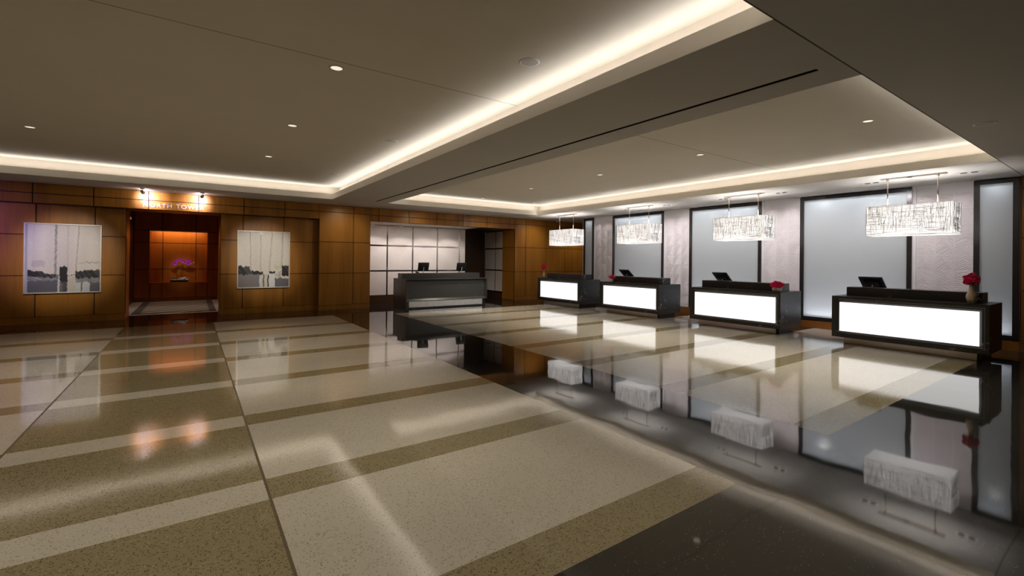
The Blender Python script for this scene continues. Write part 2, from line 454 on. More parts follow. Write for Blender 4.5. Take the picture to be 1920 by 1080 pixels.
# ------------------------------------------------------------------ wooden walls
GAP = .010
def panels_y(mb, xs, zs, yf, mi=0, th=.03):
    """rectangular panels facing -y on a dark backing"""
    for i in range(len(xs)-1):
        for j in range(len(zs)-1):
            mb.box(xs[i]+GAP, xs[i+1]-GAP, yf, yf+th, zs[j]+GAP*.9, zs[j+1]-GAP*.9, mi)
    mb.box(xs[0], xs[-1], yf+th*.5, yf+th+.02, zs[0], zs[-1], 1)
def panels_x(mb, ys, zs, xf, sgn, mi=0, th=.03):
    """panels in a plane x=xf; sgn=-1 faces -x, +1 faces +x"""
    for i in range(len(ys)-1):
        for j in range(len(zs)-1):
            mb.box(xf, xf-sgn*th, ys[i]+GAP, ys[i+1]-GAP, zs[j]+GAP*.9, zs[j+1]-GAP*.9, mi)
    mb.box(xf-sgn*th*.5, xf-sgn*(th+.02), ys[0], ys[-1], zs[0], zs[-1], 1)
W2 = [M['wood'], M['groove']]
ZR = [.15, 1.12, 2.075, 2.79]
# recessed picture wall
mb = MB()
panels_y(mb, [-3.97, -2.97, -1.945, -1.36], ZR, YR); panels_y(mb, [.65, 1.19, 2.24, 3.19], ZR, YR)
struct(mb.build('wall_back', W2), 'recessed brown veneer wall holding the two pictures')
mb = MB(); mb.box(-3.97, -1.36, YR-.012, YR+.05, 0, .15); mb.box(.65, 3.19, YR-.012, YR+.05, 0, .15)
struct(mb.build('baseboard_back', M['wood']))
# header above it
mb = MB()
panels_y(mb, [-3.97, -2.99, -1.95, -.91, .14, 1.19, 2.23, 3.19], [2.79, 3.02, ZS], YB)
mb.box(-3.97, 3.19, YB+.02, YR+.03, 2.79, 2.80, 0); mb.box(-3.97, 3.19, YR+.02, YR+.05, 2.80, ZS, 1)
struct(mb.build('wall_back_header', W2), 'brown veneer fascia over the picture wall carrying the lettering')
# piers
def pier(name, xs, yback, label, side=None):
    mb = MB(); zs = [.14, 1.13, 2.10, 3.02, ZS]
    panels_y(mb, xs, zs, YB)
    mb.box(xs[0], xs[-1], YB+.045, yback, 0, ZS, 0)
    mb.box(xs[0], xs[-1], YB-.012, YB+.05, 0, .14, 0)
    for sx in (xs[0], xs[-1]):
        mb.box(sx-.0 if sx == xs[0] else sx-.012, sx+.012 if sx == xs[0] else sx, YB, YB+.06, .14, ZS, 0)
    struct(mb.build(name, W2), label)
pier('wall_back_pier', [3.19, 4.21, 4.75], 16.2, 'brown veneer pier between the picture wall and the alcove')
pier('wall_back_pier_left', [-7.0, -6.0, -5.0, -3.97], 15.3, 'brown veneer pier left of the picture wall')
pier('wall_back_pier_right', [10.51, 11.04, 12.09, 13.14, 14.2, XE], 15.6, 'brown veneer wall behind the farthest desk')
# alcove header and ceiling
mb = MB()
panels_y(mb, [4.75, 5.03, 6.07, 7.12, 8.16, 9.20, 10.25, 10.51], [2.81, 3.01, ZS], YB)
mb.box(4.75, 10.51, YB+.02, YB+.09, 2.81, ZS, 0)
struct(mb.build('wall_alcove_header', W2), 'brown veneer fascia over the alcove')
mb = MB(); mb.box(4.75, 8.98, YB+.09, 16.15, 2.812, 2.86, 0); mb.box(8.98, 10.51, YB+.09, 17.2, 2.812, 2.86, 1)
struct(mb.build('ceiling_alcove', [M['cove'], M['wood_dark']]))
# alcove back: fabric panels with mirror strips between
mb = MB(); ax = [4.72, 5.77, 6.74, 7.74, 8.70, 8.98]; az = [.27, 1.16, 2.065, 2.80]; g = .028; ya = 16.1
for i in range(5):
    for j in range(3):
        mb.box(ax[i]+g, ax[i+1]-g, ya, ya+.05, az[j]+g, az[j+1]-g, 0)
mb.box(4.72, 8.98, ya+.012, ya+.06, .27, 2.812, 1)
struct(mb.build('wall_alcove_back', [M['fabric'], M['chrome']]), 'pale fabric wall panels divided by mirror strips behind the long desk')
mb = MB(); mb.box(4.72, 8.98, ya-.01, ya+.06, 0, .27, 0); mb.box(8.96, 8.98, ya, 17.1, 0, 2.81, 0)
struct(mb.build('baseboard_alcove', M['wood_dark']))
mb = MB(); panels_y(mb, [8.9, 10.51], [0, 2.81], 17.1); struct(mb.build('wall_alcove_end', [M['wood_dark'], M['groove']]), 'dark wooden door end of the alcove')
mb = MB()
for y0, y1 in ((15.72, 16.29), (16.29, 17.1)):
    for j in range(3): mb.box(10.51, 10.56, y0+g, y1-g, az[j]+g, az[j+1]-g, 0)
mb.box(10.522, 10.60, 15.70, 17.1, .2, 2.812, 1)
struct(mb.build('wall_alcove_right', [M['fabric'], M['blackframe']]), 'narrow pale fabric panels on the right return of the alcove')
mb = MB(); mb.box(10.50, 10.56, 15.70, 17.1, 0, .2, 0); struct(mb.build('baseboard_alcove_right', M['wood_dark']))
mb = MB(); panels_x(mb, [YB+.02, 15.70], [0, 1.13, 2.10, 2.81], 10.485, -1); struct(mb.build('wall_alcove_jamb', W2))

# ------------------------------------------------------------------ lift lobby behind the opening
LX0, LX1, LY = -1.64, .80, 20.49
mb = MB()
panels_x(mb, [YR+.01, 15.90], [0, 2.79], -1.36, 1); mb.box(-1.47, -1.412, YR+.05, 15.9, 0, 3.3, 0)
panels_x(mb, [YR+.01, 15.90], [0, 2.79], .65, -1)
mb.box(-1.42, .72, 15.86, 15.90, 2.80, 3.3, 0); mb.box(-1.42, .72, YR+.05, 15.9, 2.80, 2.84, 0)
struct(mb.build('wall_lobby_jamb', [M['wood_red'], M['groove']]), 'red brown jambs of the lobby opening')
mb = MB()
NX0, NX1, NZ0, NZ1, ND = -1.21, .48, .67, 2.51, .40
zs = [.10, 1.14, 2.08, 3.3]
def lob(xs, zs_): panels_y(mb, xs, zs_, LY)
lob([LX0, NX0], [.12, 1.13, 2.08, NZ1]); lob([NX1, LX1], [.12, 1.13, 2.08, NZ1])
lob([LX0, -.86, .13, LX1], [NZ1, 3.3]); lob([NX0, -.86, .13, NX1], [.12, NZ0])
for zz in ((NZ0, 1.14), (1.14, 2.08), (2.08, NZ1)):
    for xx in ((NX0, -.86), (-.86, .13), (.13, NX1)):
        mb.box(xx[0]+GAP, xx[1]-GAP, LY+ND, LY+ND+.03, zz[0]+GAP, zz[1]-GAP, 0)
mb.box(NX0-.02, NX1+.02, LY+ND+.012, LY+ND+.06, NZ0-.02, NZ1+.2, 1)
mb.box(NX0-.03, NX0, LY+.04, LY+ND+.02, NZ0-.03, NZ1, 0); mb.box(NX1, NX1+.03, LY+.04, LY+ND+.02, NZ0-.03, NZ1, 0)
mb.box(NX0-.03, NX1+.03, LY-.006, LY+ND+.02, NZ0-.03, NZ0, 0)
mb.box(NX0-.03, NX1+.03, LY+.04, LY+.10, NZ1, NZ1+.03, 0); mb.box(NX0-.03, NX1+.03, LY+.16, LY+ND+.03, NZ1+.14, NZ1+.17, 0)
struct(mb.build('wall_lobby_back', [M['wood_red'], M['groove']]), 'red brown lobby wall with a lit display recess')
mb = MB(); mb.box(LX0, LX1, LY-.015, LY+.05, 0, .12); struct(mb.build('baseboard_lobby', M['wood_orange']))
mb = MB(); mb.box(LX0-.06, LX0, 15.9, LY+.05, 0, 3.3, 0); struct(mb.build('wall_lobby_left', M['wood_dark']))
mb = MB(); panels_x(mb, [15.9, 17.4, 18.9, LY], [0, 1.13, 2.08, 3.3], LX1, -1); struct(mb.build('wall_lobby_right', [M['wood_red'], M['groove']]))
mb = MB(); mb.box(-1.75, .95, 15.88, LY+.1, 3.3, 3.34); struct(mb.build('ceiling_lobby', M['soffit']))
# rug
t = thing('lobby_rug', 'striped taupe rug with dark end bands on the lobby floor under the lettering', 'rug', (-.365, 18.2, 0))
mb = MB(); mb.box(-.79, .81, -2.05, 2.05, .001, .012); mb.build('striped_field', M['rug'], t)
for x0, x1 in ((-.98, -.79), (.81, .98)):
    mb = MB(); mb.box(x0, x1, -2.05, 2.05, .001, .013); mb.build('dark_band', M['rugdark'], t)

# ------------------------------------------------------------------ remaining room walls
mb = MB()
panels_x(mb, [YN+1.05*k for k in range(20) if YN+1.05*k < YB] + [YB], [.14, 1.13, 2.10, 3.02, ZS], XL, 1)
mb.box(XL-.05, XL+.012, YN, YB, 0, .14, 0)
struct(mb.build('wall_left', W2), 'brown veneer wall left of the frame')
mb = MB()
for i in range(19):
    x0 = XL+i*1.04; mb.box(x0+GAP, x0+1.04-GAP, YN-.03, YN, .14, ZS, 0)
mb.box(XL, XE, YN-.06, YN-.015, 0, ZS, 1)
struct(mb.build('wall_front', W2), 'brown veneer wall behind the camera')
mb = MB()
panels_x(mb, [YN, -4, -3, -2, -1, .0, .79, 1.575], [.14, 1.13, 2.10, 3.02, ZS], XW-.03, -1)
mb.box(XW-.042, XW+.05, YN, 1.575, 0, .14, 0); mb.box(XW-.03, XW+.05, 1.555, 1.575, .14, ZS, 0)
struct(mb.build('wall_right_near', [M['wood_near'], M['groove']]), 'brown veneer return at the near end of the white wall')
mb = MB(); panels_x(mb, [YF, YB], [.14, 1.13, 2.10, 3.02, ZS], XE, -1); struct(mb.build('wall_passage_end', W2))

# ------------------------------------------------------------------ white feature wall
mb = MB()
GAPS = [(2.19, 3.13), (5.32, 6.28), (8.46, 9.40), (11.61, 12.56)]
TILE = .3125
def ridged(mb, y0, z0, y1, z1, x, seed):
    """one moulded tile: a thin slab with overlapping diagonal ribs in relief"""
    rnd = random.Random(seed); g = .005
    mb.box(x, x+.02, y0+g, y1-g, z0+g, z1-g, 0)
    lo_y, hi_y, lo_z, hi_z = y0+g, y1-g, z0+g, z1-g
    # two or three bundles of parallel ribs meet at a diagonal, like raked sand
    split = rnd.uniform(-.06, .06); sl = rnd.choice((-1, 1))
    for zone, base in ((0, rnd.uniform(.35, .7)), (1, rnd.uniform(-.7, -.25))):
        ca, sa = math.cos(base*sl), math.sin(base*sl); cy, cz = (y0+y1)/2, (z0+z1)/2
        k = -.22
        while k < .22:
            run = []
            for q in range(25):                                   # sample along the rib, keep the stretch inside its zone
                t = -.24+.02*q; py = cy+ca*t-sa*k; pz = cz+sa*t+ca*k
                side = (py-cy)*sl+(pz-cz)*.55+split > 0
                inside = lo_y+.004 < py < hi_y-.004 and lo_z+.004 < pz < hi_z-.004 and side == bool(zone)
                if inside: run.append((py, pz))
                if run and (not inside or q == 24):
                    if len(run) > 1:
                        (ay, az_), (by, bz) = run[0], run[-1]; ny, nz_ = -sa*.0075, ca*.0075
                        o = len(mb.v)
                        mb.v += [(x, ay-ny, az_-nz_), (x, by-ny, bz-nz_), (x, by+ny, bz+nz_), (x, ay+ny, az_+nz_), (x-.0065, ay, az_), (x-.0065, by, bz)]
                        for f in ((o, o+1, o+5, o+4), (o+3, o+4, o+5, o+2), (o, o+4, o+3), (o+1, o+2, o+5)):
                            mb.f.append(f); mb.m.append(0); mb.sm.append(False)
                    run = []
            k += rnd.uniform(.022, .040)
for gi, (a, b) in enumerate(GAPS):
    bb = b-.075
    n = 3; w = (bb-a)/n; z = 3.05; k = 0
    while z > .30:
        z0 = max(z-TILE, .27)
        for i in range(n): ridged(mb, a+i*w, z0, a+(i+1)*w, z, XW, gi*1000+k*10+i)
        z = z0; k += 1
    mb.box(XW+.004, XW+.03, a, b, .20, ZS, 1)
    mb.box(XW-.012, XW+.01, bb+.008, b, .20, ZS, 1)
    mb.box(XW-.004, XW+.01, a, bb, 3.055, ZS, 1)
mb.box(XW+.30, XW+.36, 1.575, YF, 0, ZS, 1)
mb.box(XW-.02, XW+.36, YF-.04, YF, 0, ZS, 1)
mb.box(XW-.0, XW+.3, 1.575, YF-.04, 0, .19, 2)
struct(mb.build('wall_right', [M['tile'], M['white'], M['wood_orange']]), 'white feature wall of carved plaster tiles behind the lit desks')
mb = MB(); mb.box(XW-.022, XW+.0, 1.58, YF-.04, 0, .19); struct(mb.build('baseboard_right', M['wood_orange']))

# framed frosted panels: lit boxes
def glass_panel(name, y0, y1, label, bl=.085, br=.085):
    t = thing(name, label, 'wall panel', (XW, (y0+y1)/2, 0), 0, 'black framed frosted glass panels on the white wall')
    h = (y1-y0)/2; z0, z1 = .20, 3.225; b = .075
    mb = MB(); d = -.035
    mb.box(d, .06, -h, -h+br, z0, z1); mb.box(d, .06, h-bl, h, z0, z1)
    mb.box(d, .06, -h+br, h-bl, z1-b, z1); mb.box(d, .06, -h+br, h-bl, z0, z0+b)
    mb.build('frame', M['blackframe'], t)
    mb = MB(); mb.quad([(-.006, -h+br+.0005, z0+b), (-.006, h-bl-.0005, z0+b), (-.006, h-bl-.0005, z1-b), (-.006, -h+br+.0005, z1-b)][::-1]); mb.build('frosted_pane', M['glass'], t)
    mb = MB(); mb.box(.27, .28, -h+.002, h-.002, z0, z1); mb.box(.06, .27, -h+.002, -h+.012, z0, z1); mb.box(.06, .27, h-.012, h-.002, z0, z1)
    mb.box(.06, .27, -h+.012, h-.012, z0, z0+.01); mb.box(.06, .27, -h+.012, h-.012, z1-.01, z1)
    mb.build('light_box', M['boxwhite'], t)
    cy = (y0+y1)/2; a0, a1 = cy-h+br+.05, cy+h-bl-.05
    strip('panel_top_led', (XW+.15, a0, z1-.03), (XW+.15, a1, z1-.03), (0, 0, -1), .1, PLED, (.90, .95, 1.0))
    strip('panel_base_led', (XW+.15, a0, z0+.03), (XW+.15, a1, z0+.03), (0, 0, 1), .1, PLED*1.15, (.88, .93, 1.0))
    return t
PLED = 3.4
glass_panel('frosted_wall_panel', 3.13, 5.32, 'wide black framed frosted glass panel behind the nearest desk with the tall beige vase')
glass_panel('frosted_wall_panel', 6.28, 8.46, 'wide black framed frosted glass panel behind the desk with the low crimson flower pot')
glass_panel('frosted_wall_panel', 9.40, 11.61, 'black framed frosted glass panel behind the desk with the small pink flower pot')
glass_panel('frosted_wall_panel', 12.56, 13.12, 'narrow strip of black framed frosted glass at the far end of the white wall')
glass_panel('frosted_wall_panel', 1.58, 2.19, 'narrow black framed frosted glass panel at the right edge behind the tall beige vase')

# ------------------------------------------------------------------ reception desks
def make_desk(name, L, label, group, lit=True):
    """local: guest side faces -y, body from y=0 (front) to y=dep"""
    t = thing(name, label, 'reception desk', (0, 0, 0), 0, group)
    h = L/2; dep = .98 if lit else 1.12; z0, z1 = .14, .95; st = M['marble'] if lit else M['marble_grey']
    if not lit: z0 = .235
    fw, rc = (.12, .035) if lit else (.09, .07)
    mb = MB()
    mb.box(-h, h, .06, dep, z0, z1-.03)
    mb.box(-h, h, 0, dep, z1-.03, z1)
    # front frame with chamfer into the panel
    o = [(-h, z0), (h, z0), (h, z1-.03), (-h, z1-.03)]
    c = [(-h+fw-rc, z0+fw-rc), (h-fw+rc, z0+fw-rc), (h-fw+rc, z1-fw+rc), (-h+fw-rc, z1-fw+rc)]
    i = [(-h+fw, z0+fw), (h-fw, z0+fw), (h-fw, z1-fw), (-h+fw, z1-fw)]
    for k in range(4):
        k2 = (k+1) % 4
        mb.quad([(o[k][0], 0, o[k][1]), (o[k2][0], 0, o[k2][1]), (c[k2][0], 0, c[k2][1]), (c[k][0], 0, c[k][1])])
        mb.quad([(c[k][0], 0, c[k][1]), (c[k2][0], 0, c[k2][1]), (i[k2][0], rc, i[k2][1]), (i[k][0], rc, i[k][1])])
    mb.quad([(-h, 0, z0), (-h, .06, z0), (h, .06, z0), (h, 0, z0)])
    mb.quad([(-h, 0, z0), (-h, 0, z1-.03), (-h, .06, z1-.03), (-h, .06, z0)]); mb.quad([(h, 0, z0), (h, .06, z0), (h, .06, z1-.03), (h, 0, z1-.03)])
    mb.build('body', st, t)
    mb = MB(); mb.box(-h+fw-.004, h-fw+.004, rc+.002, rc+.02, z0+fw-.004, z1-fw+.004)
    p = mb.build('front_panel', M['lightpanel'] if lit else M['marble_grey'], t); p['label'] = 'glowing white front panel' if lit else 'dark stone front panel'
    if lit:
        mb = MB(); mb.box(-h+fw-.0, h-.045, -.003, .001, z1-fw-.004+.05, z1-.045); mb.box(h-fw+.055, h-.045, -.003, .001, z0+fw-.02, z1-fw+.046)
        mb.build('grey_band', M['bandgrey'], t)  # flat grey band along the top and right of the front frame
    mb = MB()
    if lit: mb.box(-h+.14, h-.13, .32, .70, z1, 1.125)
    else: mb.box(-h+.03, h-.06, .42, .80, z1, 1.125)
    mb.build('ledge', st, t, bevel=.004)
    mb = MB()
    if lit:
        mb.box(-h+.15, h-.11, .19, dep-.1, 0.001, z0)
    else:
        mb.box(-h, -h+.105, .012, dep-.02, 0.001, z0); mb.box(-h+.105, h-.08, .10, dep-.1, 0.001, z0)
    mb.build('plinth', M['blackframe'] if lit else M['marble_grey'], t)
    mb = MB()
    if lit: mb.box(-h+.15, h-.17, .17, .189, 0.004, z0-.001)
    else: mb.box(-h+.11, h-.19, .02, .04, .045, z0-.003)
    mb.build('toe_strip', M['steel'] if lit else M['steel_bright'], t)
    return t
G = 'lit check-in desks along the white wall'
deskA = make_desk('reception_desk', 2.22, 'black marble reception desk with glowing white front bearing the tall beige vase, nearest', G)
deskA.location = (10.55, DESKY[3], 0); deskA.rotation_euler = (0, 0, -PI/2)
dup(deskA, (10.55, DESKY[2], 0), -PI/2, 'black marble reception desk with glowing white front bearing a low pot of crimson flowers')
dup(deskA, (10.55, DESKY[1], 0), -PI/2, 'black marble reception desk with glowing white front bearing a small white and pink flower pot')
dup(deskA, (10.55, DESKY[0], 0), -PI/2, 'black marble reception desk with glowing white front against the wooden wall, farthest, without monitor')
deskL = make_desk('reception_desk', 3.01, 'long unlit charcoal stone reception desk with two monitors in front of the pale alcove', None, lit=False)
deskL.location = (7.075, 13.80, 0)

# monitors
def make_monitor(label, loc, rz, w, slab, tilt, zc, group):
    """local: screen faces +y (staff side), its back towards -y; tilt leans the top towards -y"""
    t = thing('desk_monitor', label, 'monitor', loc, rz, group)
    up = Vector((0, -math.sin(tilt), math.cos(tilt))); nrm = Vector((0, math.cos(tilt), math.sin(tilt)))
    c = Vector((0, 0, zc))
    mb = MB(); mb.obox(c, (w/2, 0, 0), up*(slab/2), nrm*.014); mb.obox(c-nrm*.024-up*.02, (w*.3, 0, 0), up*(slab*.28), nrm*.012)
    s = mb.build('screen_housing', M['plastic'], t, bevel=.005)
    mb = MB(); mb.obox(c+nrm*.0155, (w/2-.015, 0, 0), up*(slab/2-.015), nrm*.001); mb.build('screen', M['screen'], s)
    mb = MB(); foot = Vector((0, .02, 0)); q = c-nrm*.035
    mb.tube([foot+Vector((0, 0, .012)), foot+Vector((0, -.005, zc*.45)), q], .014, 10)
    mb.build('stand', M['silver'], t)
    mb = MB(); mb.lathe([(.10, .001), (.10, .008), (.085, .014), (.02, .016)], foot, 28); mb.build('base', M['silver'], t)
    return t
GM = 'flat monitors on the reception desks'
for cy, lab in ((3.45, 'black tilted monitor on the nearest lit desk with the tall beige vase'), (6.68, 'black tilted monitor on the lit desk with the low crimson flower pot'),
                (9.90, 'black tilted monitor on the lit desk beside the small pink flower pot')):
    make_monitor(lab, (11.40, cy, .951), -PI/2, .40, .42, math.radians(52), .245, GM)
make_monitor('left black monitor on silver stand on the long charcoal desk', (6.57, 14.74, .951), 0, .40, .31, math.radians(14), .375, GM)
make_monitor('right black monitor on silver stand on the long charcoal desk, before the dark doorway', (8.06, 14.74, .951), 0, .40, .31, math.radians(14), .375, GM)
# small card reader beside the left monitor
t = thing('card_terminal', 'small dark card terminal left of the left monitor on the long desk', 'card terminal', (6.2, 14.42, 1.126))
mb = MB(); mb.obox((0, 0, .025), (.04, 0, 0), (0, .06, .012), (0, -.006, .02)); mb.build('housing', M['plastic'], t, bevel=.005)
mb = MB(); mb.obox((0, .012, .054), (.028, 0, 0), (0, .02, .004), (0, -.0004, .002)); mb.build('display', M['screen'], t)

# ------------------------------------------------------------------ flowers
def bloom(center, r, seed, mat, name, parent, npet=46):
    """dense round head of cupped petals"""
    rnd = random.Random(seed); mb = MB(); c = Vector(center)
    mb.blob(c, (r*.62, r*.62, r*.62), 0, 10, 6, seed, .1)
    for k in range(npet):
        z = 1-2*(k+.5)/npet; a = k*2.399; s = math.sqrt(max(0, 1-z*z))
        d = Vector((s*math.cos(a), s*math.sin(a), z)); up = d.orthogonal().normalized()
        up.rotate(Matrix.Rotation(rnd.uniform(0, 6.28), 3, d))
        mb.petal(c+d*r*.35, (d+up*.45).normalized(), (up*-1), r*rnd.uniform(.6, .8), r*.6, .35)
    return mb.build(name, mat, parent)
def leaves(parent, c, r, n, seed):
    rnd = random.Random(seed); mb = MB()
    for k in range(n):
        a = 6.283*k/n+rnd.uniform(-.3, .3); d = Vector((math.cos(a), math.sin(a), rnd.uniform(-.2, .5)))
        mb.petal(c, d, (0, 0, 1), r*rnd.uniform(.8, 1.2), r*.35, -.1)
    return mb.build('leaves', M['leaf'], parent)
VP = [(.040, 0), (.046, .01), (.060, .05), (.070, .095), (.066, .14), (.048, .185), (.032, .23), (.030, .27), (.036, .29), (.030, .285), (.026, .27), (.02, .2)]
t = thing('flower_vase', 'tall ribbed beige vase of crimson flowers on the nearest lit desk', 'vase', (10.72, 1.885, .951), 0, 'flower vases on the lit desks')
MB().lathe(VP, n=48, ribs=12, rib=.035).build('vase', M['vase'], t)
mb = MB()
for k in range(7):
    a = k*.9; mb.tube([(0, 0, .2), (.015*math.cos(a), .015*math.sin(a), .3), (.04*math.cos(a), .04*math.sin(a), .38)], .004, 6)
mb.build('stems', M['stem'], t)
for k, (dx, dy, dz, r) in enumerate(((0, 0, .46, .062), (-.03, .055, .42, .058), (.02, -.055, .425, .058), (-.05, -.02, .40, .056), (.05, .03, .40, .056), (-.01, .06, .355, .052), (0, -.06, .365, .05), (-.055, .03, .355, .05), (.03, 0, .35, .05))):
    bloom((dx, dy, dz), r, 10+k, M['crimson'], 'flower_head', t, 30)
leaves(t, Vector((0, 0, .40)), .13, 5, 3)
t = thing('flower_vase', 'slim pale vase with one ball of red flowers on the farthest lit desk', 'vase', (10.66, 13.20, .951), 0, 'flower vases on the lit desks')
MB().lathe([(r*.85, z*.88) for r, z in VP], n=40, ribs=12, rib=.03).build('vase', M['vase'], t)
mb = MB()
for k in range(5):
    a = k*1.25; mb.tube([(0, 0, .18), (.01*math.cos(a), .01*math.sin(a), .26), (.03*math.cos(a), .03*math.sin(a), .36)], .004, 6)
mb.build('stems', M['stem'], t)
for k, (dx, dy, dz, r) in enumerate(((0, 0, .47, .065), (0, .07, .43, .062), (0, -.07, .43, .062), (-.06, 0, .41, .06), (.06, 0, .42, .06), (0, .05, .37, .055), (0, -.05, .37, .055))):
    bloom((dx, dy, dz), r, 40+k, M['crimson'], 'flower_head', t, 26)
t = thing('flower_pot', 'low pair of cream bowls heaped with crimson flowers on the second nearest lit desk', 'flower pot', (10.72, 5.0, .951), 0, 'flower vases on the lit desks')
for k, dy in enumerate((.045, -.045)):
    MB().lathe([(.030, 0), (.048, .02), (.055, .05), (.050, .085), (.042, .10), (.036, .098), (.034, .06)], (0, dy, 0), 32, 0, 10, .03).build('bowl', M['pot'], t)
for k, (dx, dy, dz, r) in enumerate(((0, .10, .155, .058), (0, .035, .185, .062), (0, -.035, .18, .062), (0, -.10, .16, .058), (-.06, .06, .135, .055), (-.06, -.02, .135, .055), (-.05, -.085, .13, .05), (.06, .05, .15, .055), (.06, -.05, .15, .055))):
    bloom((dx, dy, dz), r, 60+k, M['crimson'], 'flower_head', t, 28)
t = thing('flower_pot', 'small cream pot with white edged pink flowers on the third lit desk', 'flower pot', (10.70, 9.90, .951), 0, 'flower vases on the lit desks')
MB().lathe([(.036, 0), (.052, .02), (.058, .05), (.050, .085), (.042, .095), (.036, .09), (.034, .06)], n=32, ribs=10, rib=.03).build('bowl', M['pot'], t)
for k, (dx, dy, dz, r, m) in enumerate(((0, -.05, .17, .066, 'crimson'), (-.02, .02, .15, .06, 'crimson'), (0, .09, .155, .05, 'pinkpetal'), (0, .04, .20, .045, 'pinkpetal'), (0, -.10, .135, .05, 'crimson'), (.05, 0, .15, .055, 'crimson'), (0, -.13, .19, .035, 'pinkpetal'))):
    bloom((dx, dy, dz), r, 80+k, M[m], 'flower_head', t, 26)

# orchid in the lobby recess
t = thing('orchid_planter', 'magenta orchid with green leaves in a low dark tray in the lit lobby recess', 'orchid', (-.36, 20.66, NZ0+.001))
MB().box(-.26, .26, -.09, .09, 0, .05).box(-.28, .28, -.10, .10, .05, .065).build('tray', M['tray'], t, bevel=.004)
rnd = random.Random(5); k = 0
for x, y, z, r in ((-.20, 0, .085, .045), (-.11, -.04, .08, .05), (-.03, .02, .08, .04), (.08, -.02, .10, .075), (.17, 0, .115, .075), (.22, -.03, .085, .05), (.03, .05, .08, .04)):
    MB().blob((x, y, z), (r*1.2, r*.9, r*.75), 0, 10, 7, k, .12).build('pebble', M['pebble'], t); k += 1
for k, (a, L) in enumerate(((2.9, .34), (3.3, .26), (.4, .30), (2.3, .22), (5.6, .22), (.9, .2), (4.2, .2))):
    MB().petal((-.05 if math.cos(a) < 0 else .08, 0, .07), (math.cos(a), math.sin(a)*.3, .42), (0, 0, 1), L, .11, -.12, 0, 7).build('leaf', M['leaf'], t)
for sx, pts in ((0, [(-.02, 0, .06), (-.08, 0, .35), (-.10, 0, .60), (-.02, 0, .76), (.10, 0, .74)]), (1, [(.06, 0, .06), (.05, 0, .35), (.08, 0, .62), (.24, 0, .76), (.40, 0, .70), (.48, 0, .64)])):
    MB().tube(pts, .006, 6).build('stem', M['stem'], t)
for k, (x, z) in enumerate(((-.17, .68), (-.10, .74), (-.03, .80), (.05, .80), (.10, .74), (.19, .71), (.22, .79), (.29, .77), (.34, .70), (.26, .67), (-.12, .65))):
    mb = MB(); c = Vector((x, -.02-.01*(k % 3), z))
    for q in range(5):
        a = q*2*PI/5+.3*k; mb.petal(c, (math.cos(a), -.25, math.sin(a)), (0, -1, 0), .068, .060, .25, 0, 4)
    mb.blob(c+Vector((0, -.012, 0)), (.014, .014, .014)); mb.build('blossom', M['orchidpetal'], t)
MB().blob((.42, 0, .69), (.02, .02, .028)).build('bud', M['pebble'], t)
MB().tube([(-.10, .02, .45), (.20, .02, .45)], .005, 6).build('support_stake', M['stem'], t)

